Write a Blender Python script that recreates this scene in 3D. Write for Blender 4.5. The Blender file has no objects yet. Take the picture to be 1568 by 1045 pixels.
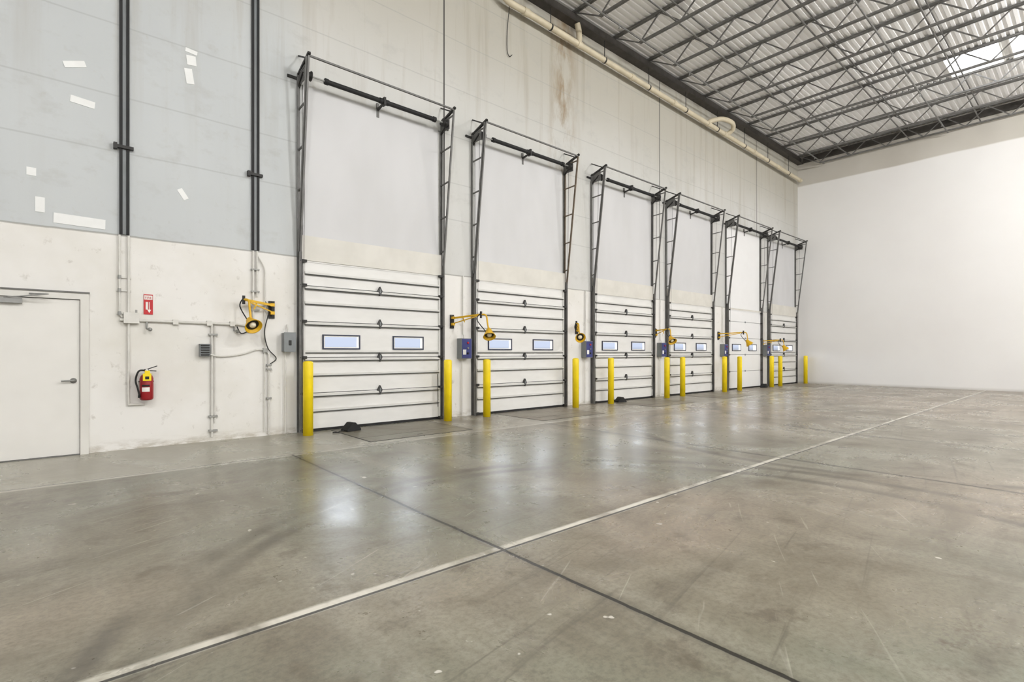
import bpy, math, random
from mathutils import Vector, Matrix
random.seed(7)
S=1.33            # metres per layout unit (camera height = 1 unit)
D=6.6*S           # dock wall plane (y)
XR=18.2*S         # right wall plane (x)
scene=bpy.context.scene
scene.view_settings.view_transform='Standard'
scene.view_settings.look='None'

def lin(c):
    r=[]
    for v in c:
        v=v/255.0
        r.append(v/12.92 if v<=0.04045 else ((v+0.055)/1.055)**2.4)
    return (r[0],r[1],r[2],1.0)

# ------------------------------------------------------------------ materials
class NT:
    def __init__(s,name):
        s.mat=bpy.data.materials.new(name); s.mat.use_nodes=True
        s.nt=s.mat.node_tree; s.b=s.nt.nodes['Principled BSDF']
    def n(s,t): return s.nt.nodes.new(t)
    def link(s,a,b): s.nt.links.new(a,b)
    def setin(s,sock,v):
        if isinstance(v,bpy.types.NodeSocket): s.link(v,sock)
        else: sock.default_value=v
    def math(s,op,a,b=0.0,clamp=False):
        n=s.n('ShaderNodeMath'); n.operation=op; n.use_clamp=clamp
        s.setin(n.inputs[0],a); s.setin(n.inputs[1],b); return n.outputs[0]
    def mix(s,f,a,b,mode='MIX'):
        n=s.n('ShaderNodeMix'); n.data_type='RGBA'; n.blend_type=mode
        s.setin(n.inputs[0],f); s.setin(n.inputs[6],a); s.setin(n.inputs[7],b); return n.outputs[2]
    def mr(s,v,a,b,c=0.0,d=1.0,smooth=False):
        n=s.n('ShaderNodeMapRange'); n.clamp=True
        if smooth: n.interpolation_type='SMOOTHSTEP'
        s.setin(n.inputs[0],v)
        for i,x in zip((1,2,3,4),(a,b,c,d)): s.setin(n.inputs[i],x)
        return n.outputs[0]
    def coords(s):
        tc=s.n('ShaderNodeTexCoord'); sp=s.n('ShaderNodeSeparateXYZ')
        s.link(tc.outputs['Object'],sp.inputs[0]); s.tc=tc.outputs['Object']
        return sp.outputs[0],sp.outputs[1],sp.outputs[2]
    def noise(s,scale,detail=4,rough=0.55,stretch=(1,1,1),off=(0,0,0),dist=0.0,rot=0.0):
        m=s.n('ShaderNodeMapping'); s.link(s.tc,m.inputs[0]); m.inputs['Scale'].default_value=stretch
        m.inputs['Location'].default_value=off
        if rot: m.vector_type='TEXTURE'; m.inputs['Rotation'].default_value=(0,0,rot); m.inputs['Scale'].default_value=tuple(1.0/q for q in stretch)
        n=s.n('ShaderNodeTexNoise'); s.link(m.outputs[0],n.inputs['Vector'])
        n.inputs['Scale'].default_value=scale; n.inputs['Detail'].default_value=detail
        n.inputs['Roughness'].default_value=rough; n.inputs['Distortion'].default_value=dist
        return n.outputs['Fac']
    def line(s,c,pos,w,e):
        d=s.math('ABSOLUTE',s.math('SUBTRACT',c,pos)); return s.mr(d,w,w+e,1.0,0.0)
    def bump(s,h,strength,dist):
        n=s.n('ShaderNodeBump'); n.inputs['Strength'].default_value=strength; n.inputs['Distance'].default_value=dist
        s.link(h,n.inputs['Height']); s.link(n.outputs[0],s.b.inputs['Normal'])

def simple(name,rgb,rough=0.5,metal=0.0,var=0.12,scale=6.0,stretch=(1,1,1)):
    m=NT(name); m.coords(); c=lin(rgb)
    f=m.noise(scale,2,0.6,stretch)
    dark=(c[0]*(1-var),c[1]*(1-var),c[2]*(1-var*1.1),1)
    m.link(m.mix(m.mr(f,0.35,0.65),dark,c),m.b.inputs['Base Color'])
    m.b.inputs['Roughness'].default_value=rough; m.b.inputs['Metallic'].default_value=metal
    return m.mat
def emis(name,rgb,st):
    m=NT(name); c=lin(rgb)
    m.b.inputs['Base Color'].default_value=c; m.b.inputs['Roughness'].default_value=0.2
    m.b.inputs['Emission Color'].default_value=c; m.b.inputs['Emission Strength'].default_value=st
    return m.mat

M={}
M['steel']=simple('galvanised_steel',(160,160,157),0.45,0.3,0.2)
M['track']=simple('track_steel',(112,111,109),0.5,0.15,0.25)
M['dark']=simple('dark_metal',(44,43,42),0.55,0.1,0.25)
M['diamond']=simple('hinge_diamond',(66,66,66),0.5,0.1,0.1)
M['black']=simple('black_rubber',(26,26,27),0.7,0,0.2)
M['doorw']=simple('door_white_paint',(230,229,226),0.45,0,0.06,2.0,(1,1,3))
M['doorplain']=simple('door_white_flush',(238,238,238),0.4,0,0.02,2.0)
M['strut']=simple('strut_paint',(216,215,211),0.45,0,0.06)
M['jointshade']=simple('door_joint_and_strut_shade',(78,78,76),0.7,0,0.1)  # real joint seals, and the painted shade strips below the struts
M['header']=simple('header_paint',(219,216,208),0.5,0,0.09,2.5)
M['upper']=simple('upper_lining_panel',(209,209,210),0.55,0,0.07,1.2,(1,1,0.4))
M['yellow']=simple('safety_yellow',(248,218,14),0.45,0,0.08,5)
M['yelarm']=simple('lamp_yellow',(226,178,20),0.45,0,0.15,8)
M['red']=simple('extinguisher_red',(150,16,26),0.3,0,0.1)
M['signred']=simple('sign_red',(190,30,36),0.4,0,0.05)
M['white']=simple('white_plastic',(238,237,232),0.5,0,0.04)
M['conduit']=simple('painted_conduit',(220,218,212),0.45,0,0.08,10)
M['grey']=simple('grey_enclosure',(128,132,134),0.45,0,0.1)
M['blue']=simple('control_blue',(44,52,120),0.4,0,0.15)
M['frameblue']=simple('window_gasket',(46,52,74),0.5,0,0.1)
M['bulb']=simple('lamp_lens',(245,238,215),0.2,0,0.02)
M['sky']=emis('skylight_lens',(245,248,255),4.5)
M['pipe']=simple('cream_pvc',(212,201,176),0.45,0,0.12,3)
M['joist']=simple('joist_primer',(116,115,113),0.55,0.05,0.3)
M['ledger']=simple('ledger_dark',(70,66,62),0.6,0.1,0.3)
M['deck']=simple('deck_white',(250,250,250),0.55,0,0.08,0.9,(0.3,1,1))
M['rust']=simple('rusty_steel',(112,98,82),0.7,0.1,0.3,9)
M['tape']=simple('white_tape_patch',(238,239,238),0.6,0,0.04)
M['mandoor']=simple('mandoor_paint',(230,228,223),0.4,0,0.04,2)
M['frame']=simple('doorframe_paint',(222,220,214),0.45,0,0.06,2)
M['alu']=simple('brushed_aluminium',(150,150,148),0.35,0.5,0.1)

# dock wall
m=NT('dock_wall_mat'); x,y,z=m.coords()
low=m.mix(m.mr(m.noise(1.0,4,0.55),0.45,0.75),lin((232,230,226)),lin((220,217,209)))
n1=m.noise(0.5,3,0.55,(1,1,0.5)); n2=m.noise(2.2,5,0.65,(1,1,1.6),(3,1,2))
upR=m.mix(m.mr(n1,0.35,0.7),lin((208,208,205)),lin((197,197,192)))
upL=m.mix(m.mr(n1,0.35,0.7),lin((198,202,203)),lin((189,193,194)))
up=m.mix(m.mr(x,2.0*S,2.4*S),upL,upR)
tall=m.mix(m.mr(z,4.4*S,6.4*S,0,0.85,True),up,lin((178,174,161)))  # beige gradient paints the shadow near the ceiling into the wall colour
st=m.noise(1.0,5,0.6,(4,1,0.2),(2.3,0,0.4))
stm=m.math('MULTIPLY',m.mr(st,0.52,0.72),m.mr(z,3.2*S,6.0*S,0.05,0.5))
tall=m.mix(stm,tall,lin((150,139,118)))
stain2=m.math('MULTIPLY',m.line(x,7.0*S,0.05,0.55),m.mr(z,3.6*S,4.4*S,0,1))
stain2=m.math('MULTIPLY',stain2,m.mr(m.noise(1.5,5,0.7,(2,1,0.6),(7,7,7)),0.42,0.62,0,0.8))
tall=m.mix(stain2,tall,lin((140,116,82)))
tall=m.mix(m.mr(n2,0.56,0.76,0,0.4),tall,lin((168,168,163)))
w=m.math('ADD',z,m.math('MULTIPLY',n1,0.05))
for zz in (3.05,3.62,4.35,5.1,5.85,6.6):
    tall=m.mix(m.math('MULTIPLY',m.line(w,zz*S+0.025,0.004,0.012),0.3),tall,lin((140,142,140)))
for xx in (4.363,10.17,15.15,-1.0):
    tall=m.mix(m.line(x,xx*S,0.013,0.005),tall,lin((62,60,57)))
edge=m.math('ADD',z,m.math('MULTIPLY',n2,0.03))
sel=m.mr(edge,2.2*S+0.012,2.2*S+0.018)
col=m.mix(sel,low,tall)
col=m.mix(m.math('MULTIPLY',m.line(edge,2.2*S+0.012,0.006,0.01),0.6),col,lin((110,108,100)))
scuff=m.math('MULTIPLY',m.mr(z,0.0,0.16,1,0),m.mr(m.noise(4,4,0.7,(1,1,3)),0.42,0.62,0,0.8))
col=m.mix(scuff,col,lin((166,158,141)))
mk=m.math('MULTIPLY',m.mr(m.noise(6,4,0.7,(1.2,1,1),(8,2,3)),0.62,0.74,0,0.45),m.mr(z,2.0*S,2.2*S,1,0.4))
col=m.mix(mk,col,lin((168,162,150)))
m.link(col,m.b.inputs['Base Color']); m.b.inputs['Roughness'].default_value=0.6
m.bump(n2,0.2,0.012); M['dockwall']=m.mat
# right wall
m=NT('right_wall_mat'); x,y,z=m.coords()
nn=m.noise(0.3,4,0.5)
a=m.mix(m.mr(nn,0.35,0.7),lin((238,237,235)),lin((232,230,228)))
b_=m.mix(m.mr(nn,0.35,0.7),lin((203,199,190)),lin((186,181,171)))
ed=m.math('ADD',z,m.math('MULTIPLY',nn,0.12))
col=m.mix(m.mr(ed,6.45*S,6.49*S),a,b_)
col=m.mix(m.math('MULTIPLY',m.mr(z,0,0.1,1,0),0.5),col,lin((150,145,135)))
m.link(col,m.b.inputs['Base Color']); m.b.inputs['Roughness'].default_value=0.55
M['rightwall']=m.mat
M['plainwall']=simple('painted_wall_plain',(236,236,235),0.6,0,0.02,1)
# floor (kind: 0 slab, 1 leveler plate)
def floor_mat(name,kind):
    m=NT(name); x,y,z=m.coords()
    big=m.noise(0.17,2,0.55,(1,1,1),(3,2,0),0.6)
    med=m.noise(0.9,6,0.68,(1,1,1),(0,4,0),0.8)
    strk=m.noise(0.8,5,0.7,(0.35,2.2,1),(5,0,0),0.4)
    strk2=m.noise(0.7,4,0.65,(2.5,0.3,1),(1,8,0),0.4)
    blot=m.noise(2.6,6,0.74,(1,1,1),(9,9,0))
    col=m.mix(m.mr(big,0.42,0.58),lin((128,128,112)),lin((150,137,119)))
    col=m.mix(m.mr(x,3*S,12*S,0,0.65),col,lin((175,164,150)))
    col=m.mix(m.mr(med,0.44,0.64,0,0.62),col,lin((106,96,80)))
    col=m.mix(m.mr(strk,0.50,0.66,0,0.5),col,lin((96,87,72)))
    col=m.mix(m.mr(strk2,0.50,0.68,0,0.4),col,lin((170,165,150)))
    col=m.mix(m.mr(blot,0.54,0.66,0,0.6),col,lin((86,75,60)))
    col=m.mix(m.mr(m.noise(30,3,0.75),0.42,0.66,0,0.38),col,lin((76,70,60)))
    col=m.mix(m.mr(m.noise(9,2,0.5,(1,1,1),(2,6,0)),0.735,0.76,0,0.8),col,lin((215,210,200)))
    col=m.mix(m.mr(m.noise(4.5,2,0.5,(0.22,5,1),(12,6,0),0.6,0.5),0.70,0.75,0,0.3),col,lin((200,194,180)))
    col=m.mix(m.mr(m.noise(3.0,3,0.6,(0.18,4,1),(22,6,0),0.8,0.2),0.62,0.74,0,0.5),col,lin((78,71,60)))
    if kind==0:
        brk=m.mr(strk2,0.36,0.56,0,0.7)
        for cx,cy,R in ((2.2*S,1.2*S,2.9),(2.25*S,1.1*S,3.25),(7.5*S,2.0*S,3.6),(11.0*S,1.5*S,5.0)):
            dx=m.math('SUBTRACT',x,cx); dy=m.math('SUBTRACT',y,cy)
            r=m.math('SQRT',m.math('ADD',m.math('MULTIPLY',dx,dx),m.math('MULTIPLY',dy,dy)))
            col=m.mix(m.math('MULTIPLY',m.line(r,R,0.03,0.08),brk),col,lin((76,69,58)))
        gr=m.math('MULTIPLY',m.mr(y,4.4*S,5.9*S,0,1,True),m.mr(med,0.42,0.58,0.1,0.7))
        gr=m.math('MULTIPLY',gr,m.mr(x,2.0*S,2.6*S,0.1,1))
        col=m.mix(m.mr(y,5.2*S,5.22*S,0,0.45),col,lin((188,184,169)))
        col=m.mix(gr,col,lin((104,94,79)))
        wob=m.math('MULTIPLY',m.math('SUBTRACT',blot,0.5),0.03)
        yw=m.math('ADD',y,wob); xw=m.math('ADD',x,wob)
        worn=m.mr(strk2,0.34,0.50,0.25,1.0)
        worn2=m.mr(med,0.36,0.52,0.25,0.95)
        b1=m.math('MULTIPLY',m.line(m.math('ADD',yw,-0.028),1.99*S,0.026,0.025),m.math('MULTIPLY',worn,worn2))
        b2=m.math('MULTIPLY',m.line(m.math('ADD',yw,0.02),5.2*S,0.02,0.06),m.math('MULTIPLY',worn2,0.8))
        yl=m.mr(y,5.2*S,5.21*S,1,0)
        jm=m.line(y,1.99*S,0.009,0.006); sm=m.line(y,5.2*S,0.02,0.04)
        jm=m.math('MAXIMUM',jm,m.line(y,5.2*S,0.008,0.005))
        for xx in (-1.78,1.672,5.12,8.57,12.0,15.5):
            jm=m.math('MAXIMUM',jm,m.math('MULTIPLY',m.line(xw,xx*S,0.011,0.006),yl))
            sm=m.math('MAXIMUM',sm,m.math('MULTIPLY',m.line(xw,xx*S,0.02,0.05),yl))
        col=m.mix(m.math('MULTIPLY',sm,0.28),col,lin((60,54,46)))
        col=m.mix(b1,col,lin((214,209,196)))
        col=m.mix(b2,col,lin((212,208,195)))
        col=m.mix(m.math('MULTIPLY',jm,0.92),col,lin((30,27,23)))
        rr=m.mr(med,0.3,0.7,0.22,0.37)
    else:
        col=m.mix(0.4,col,lin((118,110,96))); jm=m.math('MULTIPLY',blot,0.1); rr=m.mr(med,0.3,0.7,0.35,0.5)
    m.link(col,m.b.inputs['Base Color']); m.link(rr,m.b.inputs['Roughness'])
    m.b.inputs['Specular IOR Level'].default_value=0.52
    m.bump(m.math('SUBTRACT',m.math('MULTIPLY',med,0.15),jm),0.10,0.01); return m.mat
M['floor']=floor_mat('polished_concrete',0); M['steelplate']=floor_mat('leveler_plate',1)

# ------------------------------------------------------------------ mesh builder
class MB:
    def __init__(s): s.v=[]; s.f=[]; s.fm=[]; s.sm=[]; s.mats=[]
    def mi(s,k):
        if k not in s.mats: s.mats.append(k)
        return s.mats.index(k)
    def add(s,vs,fs,k,smooth=False):
        o=len(s.v); s.v+= [tuple(v) for v in vs]; i=s.mi(k)
        for f in fs: s.f.append(tuple(o+a for a in f)); s.fm.append(i); s.sm.append(smooth)
    def box(s,x0,x1,y0,y1,z0,z1,k):
        if x0>x1:x0,x1=x1,x0
        if y0>y1:y0,y1=y1,y0
        if z0>z1:z0,z1=z1,z0
        vs=[(x0,y0,z0),(x1,y0,z0),(x1,y1,z0),(x0,y1,z0),(x0,y0,z1),(x1,y0,z1),(x1,y1,z1),(x0,y1,z1)]
        s.add(vs,[(0,3,2,1),(4,5,6,7),(0,1,5,4),(1,2,6,5),(2,3,7,6),(3,0,4,7)],k)
    def beam(s,a,b,w,h,k,up=(0,0,1)):
        a=Vector(a);b=Vector(b);t=(b-a).normalized();u=Vector(up)
        if abs(t.dot(u))>0.98:u=Vector((0,1,0))
        r=t.cross(u).normalized();u=r.cross(t).normalized();vs=[]
        for p in (a,b):
            for i,j in ((-1,-1),(1,-1),(1,1),(-1,1)): vs.append(p+r*(w/2*i)+u*(h/2*j))
        s.add(vs,[(0,1,2,3),(7,6,5,4),(0,4,5,1),(1,5,6,2),(2,6,7,3),(3,7,4,0)],k)
    def tube(s,pts,r,k,seg=10,caps=True):
        pts=[Vector(p) for p in pts]; n=len(pts); rr=r if isinstance(r,(list,tuple)) else [r]*n
        t0=(pts[1]-pts[0]).normalized(); u=Vector((0,0,1))
        if abs(t0.dot(u))>0.9:u=Vector((1,0,0))
        u=(u-t0*u.dot(t0)).normalized(); vs=[]
        for i,p in enumerate(pts):
            if i==0:t=t0
            elif i==n-1:t=(pts[i]-pts[i-1]).normalized()
            else:
                t=((pts[i]-pts[i-1]).normalized()+(pts[i+1]-pts[i]).normalized())
                t=t.normalized() if t.length>1e-6 else (pts[i]-pts[i-1]).normalized()
            u=u-t*u.dot(t)
            u=u.normalized() if u.length>1e-5 else t.orthogonal().normalized()
            w=t.cross(u)
            for j in range(seg):
                a=2*math.pi*j/seg; vs.append(p+(u*math.cos(a)+w*math.sin(a))*rr[i])
        fs=[]
        for i in range(n-1):
            for j in range(seg):
                fs.append((i*seg+j,i*seg+(j+1)%seg,(i+1)*seg+(j+1)%seg,(i+1)*seg+j))
        s.add(vs,fs,k,True)
        if caps:
            s.add(vs[:seg],[tuple(range(seg))[::-1]],k); s.add(vs[-seg:],[tuple(range(seg))],k)
    def lathe(s,o,axis,prof,k,seg=20):
        o=Vector(o);ax=Vector(axis).normalized()
        pts=[o+ax*p[0] for p in prof]; u=ax.orthogonal().normalized(); w=ax.cross(u); vs=[]
        for p,(d,r) in zip(pts,prof):
            for j in range(seg):
                a=2*math.pi*j/seg; vs.append(p+(u*math.cos(a)+w*math.sin(a))*max(r,0.0005))
        fs=[]
        for i in range(len(prof)-1):
            for j in range(seg): fs.append((i*seg+j,i*seg+(j+1)%seg,(i+1)*seg+(j+1)%seg,(i+1)*seg+j))
        s.add(vs,fs,k,True)
    def build(s,name,bevel=0.0,parent=None):
        me=bpy.data.meshes.new(name); me.from_pydata(s.v,[],s.f)
        for k in s.mats: me.materials.append(M[k])
        me.polygons.foreach_set('material_index',s.fm); me.polygons.foreach_set('use_smooth',s.sm)
        me.update(); ob=bpy.data.objects.new(name,me); scene.collection.objects.link(ob)
        if bevel:
            b=ob.modifiers.new('bevel','BEVEL'); b.width=bevel; b.segments=2; b.limit_method='ANGLE'
        if parent: ob.parent=parent
        return ob
def smoothpath(pts,n=6):
    P=[Vector(p) for p in pts]; out=[]
    for i in range(len(P)-1):
        p0=P[max(i-1,0)];p1=P[i];p2=P[i+1];p3=P[min(i+2,len(P)-1)]
        for j in range(n):
            t=j/n
            out.append(0.5*((2*p1)+(p2-p0)*t+(2*p0-5*p1+4*p2-p3)*t*t+(3*p1-p0-3*p2+p3)*t**3))
    out.append(P[-1]); return out

doors=[(2.235,4.26,0),(4.93,6.97,0),(7.83,9.81,0),(10.45,12.45,0),(13.30,15.30,1),(15.90,17.90,0)]
# ------------------------------------------------------------------ shell
ZD=7.4*S   # deck underside
X0=-7*S; Y0=-11*S
b=MB(); b.box(X0,XR+0.3,Y0,D+0.3,-0.3,0,'floor'); b.build('floor')
b=MB(); zo=2.10*S; xp=X0
for (a,c,_) in doors:      # piers between the door openings
    b.box(xp,a*S+0.04,D,D+0.2,0,zo,'dockwall'); xp=c*S-0.04
b.box(xp,XR,D,D+0.2,0,zo,'dockwall'); b.box(X0,XR,D,D+0.2,zo,ZD+0.3,'dockwall'); b.build('wall_dock')
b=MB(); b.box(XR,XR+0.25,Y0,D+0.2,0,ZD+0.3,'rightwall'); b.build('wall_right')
b=MB(); b.box(X0-0.25,X0,Y0,D+0.2,0,ZD+0.3,'plainwall'); b.build('wall_left')
b=MB(); b.box(X0-0.25,XR+0.25,Y0-0.25,Y0,0,ZD+0.3,'plainwall'); b.build('wall_back')
JX=[18.0-1.2*k for k in range(0,21)]
sky=[(14.46,15.54,1.42,2.30),(14.46,15.54,0.38,1.26),(4.86,5.94,-3.0,-2.12)]
b=MB()
def deckstrip(xa,xb,ya,yb):
    pitch=0.16; n=max(1,int(round((yb-ya)/pitch))); p=(yb-ya)/n; vs=[];fs=[]
    prof=[]
    for i in range(n):
        y_=ya+i*p; prof+=[(y_,0.0),(y_+p*0.42,0.0),(y_+p*0.5,0.03),(y_+p*0.92,0.03)]
    prof.append((yb,0.0))
    for (yy,dz) in prof: vs+=[(xa,yy,ZD+dz),(xb,yy,ZD+dz)]
    for i in range(len(prof)-1): fs.append((2*i,2*i+1,2*i+3,2*i+2))
    b.add(vs,fs,'deck')
def deckcol(xa,xb,holes):
    yy=Y0
    for (e,f) in sorted(holes):
        deckstrip(xa*S,xb*S,yy,e*S); yy=f*S
    deckstrip(xa*S,xb*S,yy,D)
deckcol(X0/S,4.86,[]); deckcol(4.86,5.94,[(-3.0,-2.12)]); deckcol(5.94,14.46,[])
deckcol(14.46,15.54,[(1.42,2.30),(0.38,1.26)]); deckcol(15.54,XR/S,[])
b.box(X0,XR,Y0,D,ZD+0.3,ZD+0.34,'deck')
b.build('ceiling')
for (a,c,e,f) in sky:
    b=MB(); a*=S;c*=S;e*=S;f*=S
    b.box(a,c,e,f,ZD+0.2,ZD+0.22,'sky')
    b.box(a-0.03,a,e-0.03,f+0.03,ZD-0.02,ZD+0.22,'white'); b.box(c,c+0.03,e-0.03,f+0.03,ZD-0.02,ZD+0.22,'white')
    b.box(a,c,e-0.03,e,ZD-0.02,ZD+0.22,'white'); b.box(a,c,f,f+0.03,ZD-0.02,ZD+0.22,'white')
    b.beam((( a+c)/2,e,ZD+0.17),((a+c)/2,f,ZD+0.17),0.04,0.04,'white')
    b.build('skylight')
# joists
zt=ZD-0.035; zb=7.0*S
b=MB()
for jx in JX:
    X=jx*S; ys=D-0.05; ye=Y0+0.2
    for dx in (-0.03,0.03):
        b.beam((X+dx,ys,zt),(X+dx,ye,zt),0.045,0.045,'joist')
        b.beam((X+dx*0.8,ys-0.9,zb),(X+dx*0.8,ye,zb),0.038,0.042,'joist')
    p=1.16; yy=ys-0.9
    b.beam((X,ys-0.08,zt),(X,yy,zb),0.028,0.028,'joist')
    while yy-p>max(ye,-4*S):
        b.beam((X,yy,zb),(X,yy-p/2,zt),0.028,0.028,'joist')
        b.beam((X,yy-p/2,zt),(X,yy-p,zb),0.028,0.028,'joist')
        yy-=p
for by in (5.1,3.6,2.1,0.6):
    Y=by*S
    for zz in (zt-0.045,zb+0.045):
        b.beam((X0+0.2,Y,zz),(XR-0.05,Y,zz),0.028,0.028,'joist')
b.build('roof_joists')
b=MB(); b.box(X0+0.1,XR-0.02,D-0.16,D-0.005,ZD-0.30,ZD-0.07,'ledger')
b.box(X0+0.1,XR-0.02,D-0.24,D-0.005,ZD-0.33,ZD-0.30,'ledger'); b.build('trim_1')
b=MB(); b.box(XR-0.1,XR-0.005,Y0+0.1,D-0.25,ZD-0.3,ZD-0.07,'ledger'); b.build('trim_2')
# sprinkler branch pipes
b=MB()
for yy in (5.75,2.75):
    b.tube([(X0+0.3,yy*S,zb-0.09),(XR-0.3,yy*S,zb-0.09)],0.022,'joist',8)
    for k,jx in enumerate(JX):
        b.beam((jx*S,yy*S,zb-0.09),(jx*S,yy*S,zb-0.024),0.012,0.012,'steel')
        if k%2==1: b.lathe((jx*S+0.5,yy*S,zb-0.11),(0,0,-1),[(0,0.012),(0.05,0.012),(0.055,0.03),(0.06,0.0)],'steel',8)
b.build('sprinkler_piping')
# drain pipe along wall
b=MB(); py=6.43*S
def zp(xu): return (6.79-(xu-5.5)*0.018)*S
b.tube(smoothpath([(5.35*S,py,ZD-0.35),(5.35*S,py,zp(5.35)+0.15),(5.5*S,py,zp(5.5)),(5.8*S,py,zp(5.8))],4)+[(18.0*S,py,zp(18.0))],0.07,'pipe',16)
for xu in (5.9,7.25,8.9,10.5,12.05,12.9,14.6,16.3,17.9):
    b.tube([(xu*S-0.07,py,zp(xu)),(xu*S+0.07,py,zp(xu))],0.085,'pipe',16)
for xu in [6.5+1.5*i for i in range(8)]:
    b.beam((xu*S,py,zp(xu)+0.08),(xu*S,py,ZD-0.36),0.014,0.014,'dark')
    b.tube([(xu*S-0.02,py,zp(xu)),(xu*S+0.02,py,zp(xu))],0.078,'dark',16)
b.tube(smoothpath([(7.25*S,py,zp(7.25)),(7.25*S,py,zp(7.25)+0.3),(7.2*S,py,ZD-0.36)],4),0.07,'pipe',14)
b.tube(smoothpath([(12.0*S,py,zp(12.1)),(12.12*S,py-0.04,zp(12.1)+0.12),(12.4*S,py-0.25,zp(12.1)+0.22),(12.8*S,py-0.32,zp(12.1)+0.22),(13.0*S,py-0.2,zp(12.1)+0.10),(12.95*S,py,zp(13))],5),0.075,'pipe',14)
b.build('roof_drain_pipe')
# unseen pendant lamps, added out of view to light the deck and room
for fy,rows in ((-1.8,(-2.0,5.5,13.2)),(-6.5,(0.0,7.0,14.0))):
    for fx in rows:
        X=fx*S;Y=fy*S;z0=zb-0.88
        b=MB()
        b.lathe((X,Y,z0+0.2),(0,0,1),[(0,0.0),(0,0.06),(0.03,0.11),(0.25,0.11),(0.28,0.03),(0.29,0.0)],'grey',20)
        b.beam((X,Y,z0+0.45),(X,Y,ZD-0.02),0.012,0.012,'dark'); fo_=b.build('added_pendant')
        ld=bpy.data.lights.new('added_fill_lamp','POINT')
        ld.shadow_soft_size=0.16; ld.energy=970
        ld.color=(1.0,0.99,0.98); lo=bpy.data.objects.new('added_fill_lamp',ld)
        lo.location=(X,Y,z0-0.03); scene.collection.objects.link(lo); lo.parent=fo_

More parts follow.
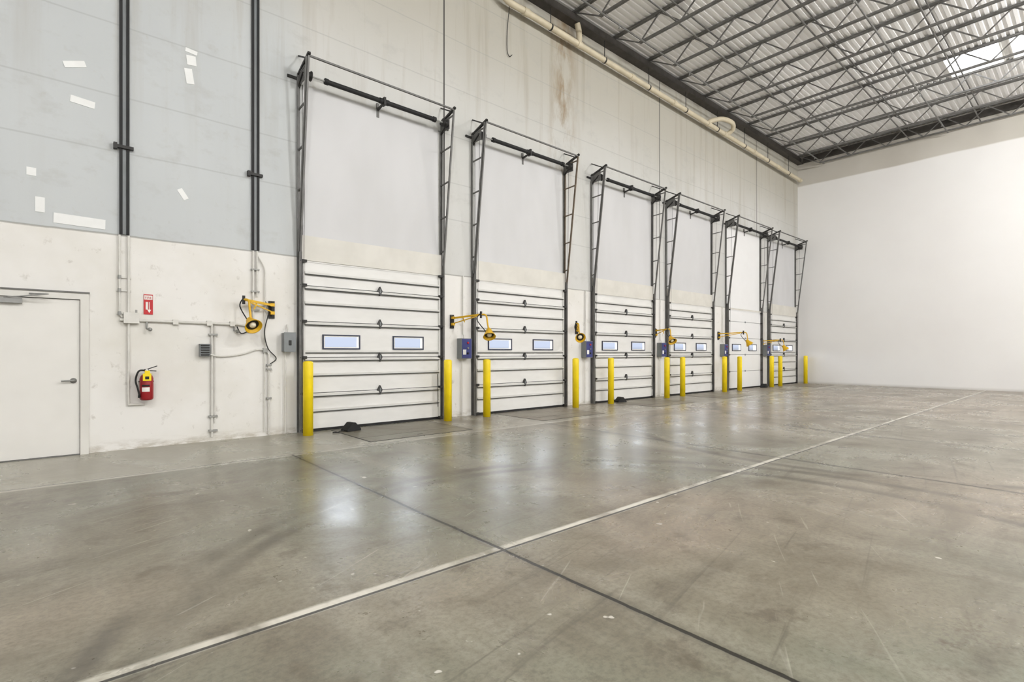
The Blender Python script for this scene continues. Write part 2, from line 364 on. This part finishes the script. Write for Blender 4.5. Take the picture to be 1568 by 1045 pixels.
# ------------------------------------------------------------------ dock doors
def dock_door(xl,xr,plain,idx):
    b=MB(); L=xl*S;R=xr*S;yf=D-0.055; Wd=R-L; yb=D-0.008
    top=2.14*S
    zs=[0.03*S,0.485*S,0.937*S,1.39*S,1.84*S,top]
    leaf='doorplain' if plain else 'doorw'
    wz0,wz1=1.065*S,1.205*S
    wins=[(L+Wd*wa,L+Wd*wb) for wa,wb in ((0.135,0.36),(0.625,0.845))]
    for i in range(5):
        z0,z1=zs[i]+0.006,zs[i+1]-0.006
        if i!=2: b.box(L,R,yf,yb,z0,z1,leaf)
        else:
            b.box(L,R,yf,yb,z0,wz0,leaf); b.box(L,R,yf,yb,wz1,z1,leaf)
            xx=L
            for wa,wb in wins: b.box(xx,wa,yf,yb,wz0,wz1,leaf); xx=wb
            b.box(xx,R,yf,yb,wz0,wz1,leaf)
    for zz in zs[1:5]: b.box(L+0.01,R-0.01,yf+0.012,yb-0.005,zz-0.007,zz+0.007,'jointshade')
    b.box(L,R,yf-0.01,yb,0.002,0.046,'black')
    b.box(L,R,yf,yb,top-0.01,top+0.02,leaf)
    if not plain:
        for i in range(5):
            z0,z1=zs[i],zs[i+1]; mid=(z0+z1)/2
            lst=[(z1-0.045,0.05)]
            if i==2: lst+=[(1.03*S-0.035,0.025)]
            else: lst.append((mid,0.04))
            for zz,dep in lst:
                if zz>top-0.06 or (i==4 and zz>mid+0.01): continue
                b.box(L+0.03,R-0.03,yf-dep,yf,zz-0.005,zz+0.03,'strut')
                b.box(L+0.03,R-0.03,yf-dep*0.7,yf,zz-0.023,zz-0.005,'jointshade')  # dark strip imitating the shade under the strut, not a seal
        for xx in (L+0.02,R-0.02): b.box(xx-0.02,xx+0.02,yf-0.02,yf,zs[0]+0.02,top-0.01,'strut')
    for zz in zs[1:5]:
        xc=(L+R)/2+0.03; r=0.085
        if not plain:
            b.add([(xc-r*0.52,yf-0.056,zz),(xc,yf-0.056,zz-r),(xc+r*0.52,yf-0.056,zz),(xc,yf-0.056,zz+r),
                   (xc-r*0.52,yf-0.0,zz),(xc,yf-0.0,zz-r),(xc+r*0.52,yf-0.0,zz),(xc,yf-0.0,zz+r)],
                  [(0,1,2,3),(0,4,5,1),(1,5,6,2),(2,6,7,3),(3,7,4,0)],'diamond')
            b.box(xc-0.010,xc+0.010,yf-0.062,yf-0.054,zz-0.035,zz+0.035,'grey')
        else: b.box(xc-0.03,xc+0.03,yf-0.012,yf,zz-0.03,zz+0.03,'grey')
    for zz in zs:
        for xx,sg in ((L+0.01,1),(R-0.01,-1)):
            b.box(xx-0.04,xx+0.04,yf-0.075,yf-0.02,zz-0.022,zz+0.022,'dark')
            b.tube([(xx,yf-0.05,zz),(xx-sg*0.07,yf-0.05,zz)],0.02,'black',8)
    for xa,xb in wins:      # gasket frames round the open lights
        for (p,q,e,mt) in ((0.034,0.012,0.022,'frameblue'),(0.012,-0.004,0.014,'white')):
            ya=yf-e
            b.box(xa-p,xb+p,ya,yf+0.002,wz1+q,wz1+p,mt); b.box(xa-p,xb+p,ya,yf+0.002,wz0-p,wz0-q,mt)
            b.box(xa-p,xa-q,ya,yf+0.002,wz0-q,wz1+q,mt); b.box(xb+q,xb+p,ya,yf+0.002,wz0-q,wz1+q,mt)
    if not plain: b.box(L-0.03,R+0.03,D-0.07,D-0.004,top+0.02,2.465*S,'header')
    else: b.box(L-0.03,R+0.03,D-0.06,D-0.004,top+0.02,2.2*S,'header')
    b.box(L+0.02,R-0.02,D-0.022,D-0.004,2.467*S if not plain else 2.2*S,4.36*S,'doorplain' if plain else 'upper')
    # tracks
    ztop=4.55*S; out=0.36*S
    for X,sg in ((L-0.05,-1),(R+0.05,1)):
        b.box(X-0.004-0.012*sg,X+0.004-0.012*sg,D-0.13,D-0.004,0.0,2.3*S,'track')
        b.box(X-0.025,X+0.025,D-0.016,D-0.004,0.0,4.35*S,'track')
        b.beam((X,D-0.11,0.0),(X,D-0.11,2.25*S),0.045,0.025,'track')
        z0=2.25*S; p0=Vector((X,D-0.11,z0)); p1=Vector((X,D-out,ztop))
        tm='rust' if (idx==1 and sg>0) else 'track'
        b.beam(p0,p1,0.035,0.028,tm,(1,0,0)); b.beam(p0+Vector((sg*0.022,0.022,0)),p1+Vector((sg*0.022,0.022,0)),0.010,0.03,tm,(1,0,0))
        b.beam((X+sg*0.02,D-0.03,2.2*S),(X+sg*0.02,D-0.04,4.45*S),0.022,0.03,tm)
        for t in (0.12,0.34,0.56,0.78,0.97):
            p=p0.lerp(p1,t); b.beam(p,(X,D-0.02,p.z-0.02),0.025,0.022,tm)
        b.beam((X,D-0.01,4.46*S),(X,D-out-0.04,4.58*S),0.045,0.04,'dark')
        b.beam((X,D-0.02,4.70*S),(X,D-out,4.52*S),0.025,0.025,'dark')
        b.beam((X,D-0.03,4.30*S),(X+sg*0.01,D-0.2*S,4.42*S),0.035,0.025,'dark')
        b.box(X-0.006,X+0.006,D-0.32,D-0.01,4.32*S,4.5*S,'track')
        b.lathe((X-sg*0.03,D-0.2*S,4.40*S),(-sg,0,0),[(0,0.0),(0.0,0.085),(0.02,0.085),(0.025,0.065),(0.07,0.06),(0.075,0.08),(0.09,0.08),(0.09,0.0)],'dark',16)
        b.box(X,X+sg*0.18,D-0.03,D-0.004,4.40*S,4.43*S,'dark')
        b.tube([(X-sg*0.03,D-0.12,0.08),(X-sg*0.04,D-0.2*S+0.05,4.38*S)],0.004,'dark',5)
    b.beam((L-0.06,D-out,ztop+0.01),(R+0.06,D-out,ztop+0.01),0.028,0.028,'track')
    ys=D-0.2*S; zs_=4.40*S
    b.tube([(L-0.06,ys,zs_),(R+0.06,ys,zs_)],0.014,'steel',8)
    xm=(L+R)/2+0.02
    b.tube([(L+0.24*S,ys,zs_),(xm-0.05,ys,zs_)],0.04,'black',12); b.tube([(xm+0.05,ys,zs_),(R-0.2*S,ys,zs_)],0.04,'black',12)
    for xx in (L+0.24*S,xm-0.06,xm+0.06,R-0.2*S): b.tube([(xx-0.03,ys,zs_),(xx+0.03,ys,zs_)],0.05,'black',12)
    b.box(xm-0.02,xm+0.02,ys-0.05,ys+0.05,zs_-0.07,zs_+0.07,'dark')
    b.beam((xm,ys,zs_-0.02),(xm,D-0.02,zs_-0.06),0.035,0.03,'dark')
    b.box(xm-0.025,xm+0.025,D-0.032,D-0.004,zs_-0.2,zs_+0.06,'track')
    b.tube([(R-0.08,yf-0.06,0.25),(R-0.1,yf-0.07,0.9)],0.006,'black',6)
    return b.build('overhead_dock_door')
for i,(a,c,p) in enumerate(doors): dock_door(a,c,p,i)

# bollards
for bx in (2.21,4.225,4.95,7.0,8.02,9.98,10.62,12.6,13.42,15.42,16.02,18.0):
    b=MB(); hz=1.19; r=0.078; Y=6.29*S
    b.lathe((bx*S,Y,0.0),(0,0,1),[(0,0),(0,r),(hz-0.03,r),(hz-0.012,r*0.92),(hz,r*0.6),(hz+0.003,0)],'yellow',24)
    b.build('safety_bollard')
# levelers
for i,(a,c,p) in enumerate(doors):
    b=MB(); xl=(a+0.33)*S; xr=(c-0.27)*S; ya=5.36*S; yb=D-0.14
    b.box(xl,xr,ya,yb,0.0,0.0015,'black'); b.box(xl+0.022,xr-0.022,ya+0.026,yb-0.03,0.0,0.003,'steelplate')
    b.box(xl+0.012,xr-0.012,ya+0.42,ya+0.432,0.002,0.0036,'black')
    b.box((xl+xr)/2-0.05,(xl+xr)/2+0.05,ya+0.15,ya+0.18,0.002,0.0036,'black')
    b.build('dock_leveler')
# wheel chocks
def chock(X,Y,rot):
    b=MB(); w=0.09
    prof=[(-0.15,0),(0.13,0),(0.13,0.03),(0.02,0.14),(-0.03,0.14),(-0.15,0.03)]
    vs=[(px,-w,pz) for px,pz in prof]+[(px,w,pz) for px,pz in prof]; n=len(prof)
    fs=[tuple(range(n)),tuple(range(2*n-1,n-1,-1))]+[(i,i+n,(i+1)%n+n,(i+1)%n) for i in range(n)]
    b.add(vs,fs,'black')
    b.tube(smoothpath([(-0.15,0,0.02),(-0.22,0.02,0.012),(-0.3,-0.04,0.01),(-0.36,0.02,0.01)],5),0.009,'black',6)
    o=b.build('wheel_chock',0.008); o.location=(X,Y,0.004); o.rotation_euler=(0,0,rot)
chock(2.76*S,6.3*S,0.25); chock(8.42*S,6.36*S,-0.2); chock(15.05*S,6.35*S,0.1)

# control boxes
def cbox(X,Z,w,h,blue):
    b=MB(); d=0.16; Y=D-0.004
    b.box(X-w/2,X+w/2,Y-d,Y,Z-h/2,Z+h/2,'grey')
    if blue:
        b.box(X-w/2+0.012,X+w/2-0.012,Y-d-0.008,Y-d,Z-h/2+0.012,Z+h/2-0.012,'blue')
        for i in range(3):
            b.lathe((X+0.02,Y-d-0.008,Z+h*0.28-i*h*0.26),(0,-1,0),[(0,0.022),(0.02,0.022),(0.024,0.016),(0.024,0)],('signred','grey','black')[i],12)
        b.box(X-w/2+0.03,X-0.02,Y-d-0.011,Y-d-0.008,Z-h*0.3,Z-h*0.05,'white')
    else:
        b.box(X-w/2-0.008,X+w/2+0.008,Y-d-0.006,Y-d+0.01,Z-h/2-0.008,Z+h/2+0.008,'grey')
        b.box(X-0.02,X+0.02,Y-d-0.02,Y-d-0.006,Z-0.05,Z+0.03,'dark')
    b.tube([(X,Y-0.06,Z+h/2),(X,Y-0.06,Z+h/2+0.05),(X,Y-0.03,Z+h/2+0.1),(X,Y-0.03,2.2*S if blue else Z+h/2+0.14)],0.013,'conduit',8)
    b.tube([(X-0.04,Y-0.05,Z-h/2),(X-0.04,Y-0.05,0.02)],0.012,'conduit',8)
    b.build('dock_control_box',0.004)
cbox(2.06*S,1.125*S,0.17,0.30,False)
for X in (4.70,7.60,10.16,13.06,15.66): cbox(X*S,1.06*S,0.26,0.42,True)
b=MB(); b.box(1.12*S,1.22*S,D-0.10,D-0.004,0.956*S,1.095*S,'grey')
for i in range(5): b.box(1.128*S,1.212*S,D-0.112,D-0.10,(0.967+0.026*i)*S,(0.981+0.026*i)*S,'dark')
b.build('electrical_junction_box',0.003)

# dock lights
def dock_light(X,Z,d1,d2,face,l1=0.55,drop=0.32):
    b=MB(); Y=D-0.006
    b.box(X-0.045,X+0.045,Y-0.02,Y,Z-0.16,Z+0.12,'dark')
    b.box(X-0.03,X+0.03,Y-0.08,Y-0.02,Z-0.1,Z-0.05,'yelarm'); b.box(X-0.03,X+0.03,Y-0.08,Y-0.02,Z+0.03,Z+0.08,'yelarm')
    b.tube([(X,Y-0.06,Z-0.12),(X,Y-0.06,Z+0.1)],0.018,'dark',8)
    d1=Vector(d1).normalized(); P1=Vector((X,Y-0.06,Z+0.05)); E=P1+d1*l1+Vector((0,0,0.03))
    b.beam(P1,E,0.025,0.035,'yelarm'); b.beam(P1+Vector((0,0,-0.11)),E+Vector((0,0,-0.03))-d1*0.1,0.018,0.018,'yelarm')
    b.beam(P1+d1*0.25+Vector((0,0,0.015)),P1+d1*0.3+Vector((0,0,-0.1)),0.016,0.016,'yelarm')
    b.tube([E+Vector((0,0,-0.07)),E+Vector((0,0,0.06))],0.022,'dark',10)
    d2=Vector(d2).normalized(); E2=E+d2*0.10; H=E2+d2*0.06+Vector((0,0,-drop))
    b.tube(smoothpath([E,E2+Vector((0,0,-0.02)),E2+d2*0.03+Vector((0,0,-drop*0.5)),H],5),0.016,'yelarm',8)
    b.tube(smoothpath([E+Vector((0,0,0.03)),E+Vector((0,0,-0.1))-d2*0.08,H+Vector((0,0,0.02))-d2*0.06],6),0.009,'black',6)
    f=Vector(face).normalized(); O=H-f*0.06
    b.lathe(O,f,[(-0.05,0.0),(-0.05,0.03),(-0.01,0.055),(0.05,0.07),(0.10,0.10),(0.15,0.12),(0.16,0.126),(0.162,0.12),(0.15,0.11),(0.11,0.09),(0.07,0.055)],'yelarm',24)
    b.lathe(O,f,[(0.06,0.0),(0.07,0.06),(0.11,0.09),(0.115,0.08),(0.11,0.0)],'dark',20)
    b.lathe(O,f,[(0.11,0.05),(0.14,0.04),(0.15,0.0)],'bulb',14)
    b.build('loading_dock_light')
dock_light(1.88*S,1.53*S,(-1,-0.25,0.05),(0.3,-0.6,0),(0.15,-1,-0.75),0.46,0.36)
dock_light(4.50*S,1.49*S,(0.25,-1,0.02),(0.5,-0.5,0),(-0.3,-0.5,-0.8),0.72,0.36)
dock_light(7.36*S,1.47*S,(-0.8,-0.6,0),(-0.2,-0.6,0),(-0.6,-0.8,-0.4),0.5,0.32)
dock_light(9.97*S,1.45*S,(-0.2,-0.9,0),(-0.2,-0.6,0),(-0.3,-0.6,-0.7),0.45,0.3)
dock_light(12.86*S,1.45*S,(0.4,-1,0),(0.5,-0.5,0),(0.2,-0.5,-0.8),0.75,0.34)
dock_light(15.46*S,1.3*S,(0.3,-1,0),(0.5,-0.5,0),(0.2,-0.5,-0.8),0.6,0.3)

# ------------------------------------------------------------------ left wall services
b=MB(); yc=D-0.03
def V(x_,z_,yy=yc): return (x_*S,yy,z_*S)
b.tube([V(.417,2.2),V(.417,1.40),V(.44,1.36)],0.014,'conduit',8)
b.tube(smoothpath([V(.492,2.2),V(.492,1.5),V(.492,.9),V(.492,.50),V(.51,.465),V(.63,.461)],4),0.015,'conduit',8)
for z_ in (1.77,1.635,1.40):
    b.box(.395*S,.515*S,D-0.022,D-0.004,z_*S-0.012,z_*S+0.012,'conduit')
    b.tube([V(.417,z_-.02),V(.417,z_+.02)],0.019,'steel',10)
b.tube([V(.42,1.335),V(1.50,1.325)],0.019,'conduit',10)
b.box(.45*S,.58*S,D-0.075,D-0.006,1.30*S,1.41*S,'conduit')
b.tube([V(.555,1.40,D-.05),V(.555,1.44,D-.05)],0.012,'steel',8)
for x_ in (.645,1.47):
    b.tube([V(x_,1.33),V(x_,1.25),V(x_+.02,1.24,D-.09)],0.012,'steel',8)
    b.lathe(V(x_+.02,1.245,D-.08),(0.2,-1,-0.3),[(0,0.0),(0,0.022),(0.03,0.026),(0.05,0.0)],'steel',10)
for x_ in (.9,1.219,1.45): b.box((x_-.025)*S,(x_+.025)*S,D-0.055,D-0.004,1.30*S,1.355*S,'conduit')
b.tube([V(1.245,1.33),V(1.245,.05)],0.015,'conduit',8)
b.tube([V(1.275,1.30),V(1.275,.20)],0.009,'conduit',8)
for z_ in (.28,1.2,.12): b.box(1.215*S,1.30*S,D-0.05,D-0.004,z_*S-0.014,z_*S+0.014,'steel')
b.tube([V(1.673,2.2),V(1.673,1.30)],0.015,'conduit',8)
b.tube([V(1.715,2.2),V(1.715,1.66)],0.015,'conduit',8)
for z_ in (1.98,1.72,1.5): b.box(1.65*S,1.74*S,D-0.05,D-0.004,z_*S-0.012,z_*S+0.012,'steel')
b.tube([V(1.50,1.325),V(1.673,1.30)],0.014,'conduit',8)
b.box(1.63*S,1.71*S,D-0.07,D-0.006,1.25*S,1.33*S,'conduit')
b.tube(smoothpath([V(1.72,2.15),V(1.74,2.12),V(1.80,2.0),V(1.802,1.85),V(1.802,1.4),V(1.802,1.04)],4),0.011,'conduit',8)
b.box(1.78*S,1.83*S,D-0.055,D-0.004,1.0*S,1.05*S,'steel')
b.tube([V(1.81,1.02),V(1.846,.98),V(1.846,.02)],0.014,'conduit',8)
b.tube([V(1.80,1.0),V(1.80,.05)],0.009,'conduit',8)
for z_ in (.85,.8,.45): b.box(1.82*S,1.875*S,D-0.055,D-0.004,z_*S-0.014,z_*S+0.014,'steel')
b.tube(smoothpath([V(1.225,.975,D-.05),V(1.35,.955),V(1.55,.98),V(1.70,1.03),V(1.80,1.03)],6),0.012,'conduit',8)
b.tube(smoothpath([V(1.67,1.28),V(1.55,1.22),V(1.50,1.30)],6),0.008,'black',6)
b.tube(smoothpath([V(1.80,1.62),V(1.84,1.50,D-.06),V(1.79,1.25,D-.07),V(1.83,1.05,D-.06),V(1.93,.93),V(1.86,.86)],6),0.008,'dark',6)
b.build('electrical_conduit')
for i,(x_) in enumerate((.458,1.70)):
    b=MB(); 
    for dx in (-0.038,0.038): b.box(x_*S+dx-0.017,x_*S+dx+0.017,D-0.035,D-0.003,2.21*S,ZD-0.4,'black')
    b.box(x_*S-0.02,x_*S+0.02,D-0.02,D-0.003,2.21*S,ZD-0.4,'grey')
    b.box(x_*S-0.10,x_*S+0.10,D-0.06,D-0.003,3.10*S-0.02,3.10*S+0.02,'dark')
    b.box(x_*S-0.12,x_*S-0.08,D-0.07,D-0.003,3.10*S-0.04,3.10*S+0.04,'dark')
    b.build('trim_%d'%(3+i))
b=MB(); b.tube(smoothpath([V(5.6,6.9,D-.15),V(5.62,6.5),V(5.61,6.1),V(5.66,6.0),V(5.72,6.05)],6),0.008,'black',6); b.build('hanging_cable')

# fire extinguisher
b=MB(); ex=.637*S; ey=D-0.115; ez=.505*S
b.lathe((ex,ey,ez),(0,0,1),[(0,0),(0,0.06),(0.012,0.075),(0.03,0.08),(0.30,0.08),(0.335,0.068),(0.36,0.04),(0.372,0.024),(0.40,0.022)],'red',28)
def bandpatch(z0,z1,a0,a1,k,r=0.0815,n=10):
    vs=[];fs=[]
    for i in range(n+1):
        a=math.radians(a0+(a1-a0)*i/n)
        for zz in (z0,z1): vs.append((ex+r*math.cos(a),ey+r*math.sin(a),ez+zz))
    for i in range(n): fs.append((2*i,2*i+2,2*i+3,2*i+1))
    b.add(vs,fs,k,True)
bandpatch(0.12,0.18,-135,-70,'white'); bandpatch(0.19,0.215,-135,-70,'black')
b.box(ex-0.022,ex+0.022,ey-0.025,ey+0.025,ez+0.39,ez+0.43,'dark')
b.beam((ex-0.01,ey,ez+0.42),(ex+0.12,ey-0.02,ez+0.47),0.03,0.012,'dark'); b.beam((ex-0.01,ey,ez+0.41),(ex+0.11,ey-0.02,ez+0.40),0.03,0.012,'dark')
b.box(ex-0.05,ex+0.045,ey-0.095,ey-0.085,ez+0.27,ez+0.37,'yellow'); b.box(ex-0.03,ex+0.03,ey-0.094,ey-0.087,ez+0.37,ez+0.41,'yellow')
b.box(ex-0.025,ex+0.02,ey-0.0965,ey-0.095,ez+0.29,ez+0.33,'black')
b.lathe((ex,ey-0.02,ez+0.41),(0,-1,0),[(0,0.018),(0.015,0.018),(0.018,0.0)],'white',12)
b.tube(smoothpath([(ex-0.02,ey,ez+0.41),(ex-0.09,ey-0.02,ez+0.40),(ex-0.125,ey-0.03,ez+0.28),(ex-0.10,ey-0.04,ez+0.16),(ex-0.085,ey-0.04,ez+0.08)],6),0.012,'black',8)
b.lathe((ex-0.085,ey-0.04,ez+0.09),(0,0,-1),[(0,0.012),(0.05,0.017),(0.055,0.0)],'black',10)
b.box(ex-0.03,ex+0.03,ey+0.07,D-0.004,ez+0.02,ez+0.36,'dark'); b.box(ex-0.084,ex+0.084,ey-0.01,ey+0.085,ez+0.25,ez+0.265,'dark')
b.build('fire_extinguisher')
# sign
b=MB(); sx0_,sx1_=.62*S,.70*S
b.box(sx0_,sx1_,D-0.010,D-0.003,1.40*S,1.61*S,'signred')
b.box(sx0_+0.006,sx1_-0.006,D-0.0125,D-0.010,1.555*S,1.60*S,'white')
xm=(sx0_+sx1_)/2
b.box(xm-0.03,xm-0.004,D-0.0125,D-0.010,1.45*S,1.53*S,'white'); b.box(xm+0.006,xm+0.014,D-0.0125,D-0.010,1.45*S,1.53*S,'white')
b.add([(xm-0.012,D-0.0125,1.45*S),(xm+0.01,D-0.0125,1.415*S),(xm+0.032,D-0.0125,1.45*S)],[(0,1,2)],'white')
sign=b.build('fire_extinguisher_sign')
cu=bpy.data.curves.new('sign_text','FONT'); cu.body='FIRE'; cu.size=0.042; cu.extrude=0.0005; cu.align_x='CENTER'
to=bpy.data.objects.new('sign_text',cu); scene.collection.objects.link(to); to.location=(xm,D-0.0135,1.564*S); to.rotation_euler=(math.pi/2,0,0)
cu.materials.append(M['signred']); to.parent=sign

# personnel door
b=MB(); dl,dr=-.60*S,.106*S; dt=1.514*S
b.box(dl,dr,D-0.030,D-0.004,0.012,dt-0.003,'mandoor')
fo=.175*S; fw=fo-dr
b.box(dr+0.006,fo,D-0.06,D-0.003,0,1.578*S,'frame'); b.box(dl-fw,dl-0.006,D-0.06,D-0.003,0,1.578*S,'frame')
b.box(dl-0.006,dr+0.006,D-0.06,D-0.003,dt+0.005,1.578*S,'frame'); b.box(dl-fw-0.01,fo+0.01,D-0.075,D-0.003,1.578*S,1.592*S,'track')
b.box(dr,dr+0.006,D-0.022,D-0.003,0,dt,'jointshade'); b.box(dl,dr,D-0.022,D-0.003,dt-0.003,dt+0.005,'jointshade')
hx,hz=.06*S,.725*S
b.lathe((hx,D-0.030,hz),(0,-1,0),[(0,0.035),(0.008,0.035),(0.012,0.02),(0.05,0.014),(0.055,0.0)],'alu',16)
b.tube(smoothpath([(hx,D-0.075,hz),(hx-0.03,D-0.082,hz+0.003),(hx-0.12,D-0.078,hz)],4),0.010,'alu',8)
b.box(-.52*S,-.30*S,D-0.09,D-0.03,1.455*S,1.50*S,'alu')
b.beam((-.42*S,D-0.08,1.50*S),(-.12*S,D-0.20,1.545*S),0.025,0.012,'alu'); b.beam((-.12*S,D-0.20,1.545*S),(-.25*S,D-0.06,1.55*S),0.02,0.012,'alu')
for z_ in (.25,.8,1.35): b.tube([(dl-0.004,D-0.035,z_*S-0.05),(dl-0.004,D-0.035,z_*S+0.05)],0.01,'alu',8)
b.box(dl,dr,D-0.07,D-0.003,0,0.010,'track')
b.build('door_1')

# tape patches on the lining
b=MB()
def patch(px0,z0,w,h,rot=0):
    X=px0*S;Z=z0*S; c,s_=math.cos(rot),math.sin(rot); vs=[]
    for yy in (D-0.006,D-0.002):
        for i,j in ((-1,-1),(1,-1),(1,1),(-1,1)): vs.append((X+c*w/2*i-s_*h/2*j,yy,Z+s_*w/2*i+c*h/2*j))
    b.add(vs,[(0,1,2,3),(7,6,5,4),(0,4,5,1),(1,5,6,2),(2,6,7,3),(3,7,4,0)],'tape')
patch(.07,3.82,.23,.08,.35); patch(.13,3.47,.25,.09,-.1); patch(-.24,2.70,.09,.10); patch(-.18,2.40,.09,.19)
patch(.11,2.29,.52,.13,-.02); patch(.97,2.73,.16,.07,-1.0); patch(1.05,4.22,.12,.14,.1); patch(1.05,4.32,.15,.06,-.1); patch(1.03,4.04,.10,.22,.15)
b.build('tape_patches')

# ------------------------------------------------------------------ world (daylight outside), camera
w=bpy.data.worlds.new('world'); scene.world=w; w.use_nodes=True; nt=w.node_tree
bg=nt.nodes['Background']; tc=nt.nodes.new('ShaderNodeTexCoord'); sp=nt.nodes.new('ShaderNodeSeparateXYZ'); nt.links.new(tc.outputs['Generated'],sp.inputs[0])
cr=nt.nodes.new('ShaderNodeValToRGB'); nt.links.new(sp.outputs[2],cr.inputs[0])
cr.color_ramp.elements[0].position=0.0; cr.color_ramp.elements[0].color=(0.25,0.26,0.30,1)
cr.color_ramp.elements[1].position=0.5; cr.color_ramp.elements[1].color=(0.88,0.94,1,1)
e=cr.color_ramp.elements.new(0.01); e.color=(0.66,0.74,0.92,1)
nt.links.new(cr.outputs[0],bg.inputs[0])
mr=nt.nodes.new('ShaderNodeMapRange'); nt.links.new(sp.outputs[2],mr.inputs[0])
for i,v in zip((1,2,3,4),(0.04,0.20,1.0,20.0)): mr.inputs[i].default_value=v
nt.links.new(mr.outputs[0],bg.inputs[1])
cam=bpy.data.cameras.new('camera'); co=bpy.data.objects.new('camera',cam); scene.collection.objects.link(co)
co.location=(0,0,S); co.rotation_euler=(math.pi/2,0,-math.radians(41.0))
cam.sensor_width=36; cam.lens=36*787/1568; cam.shift_y=17.5/1568; cam.clip_start=0.05
scene.camera=co
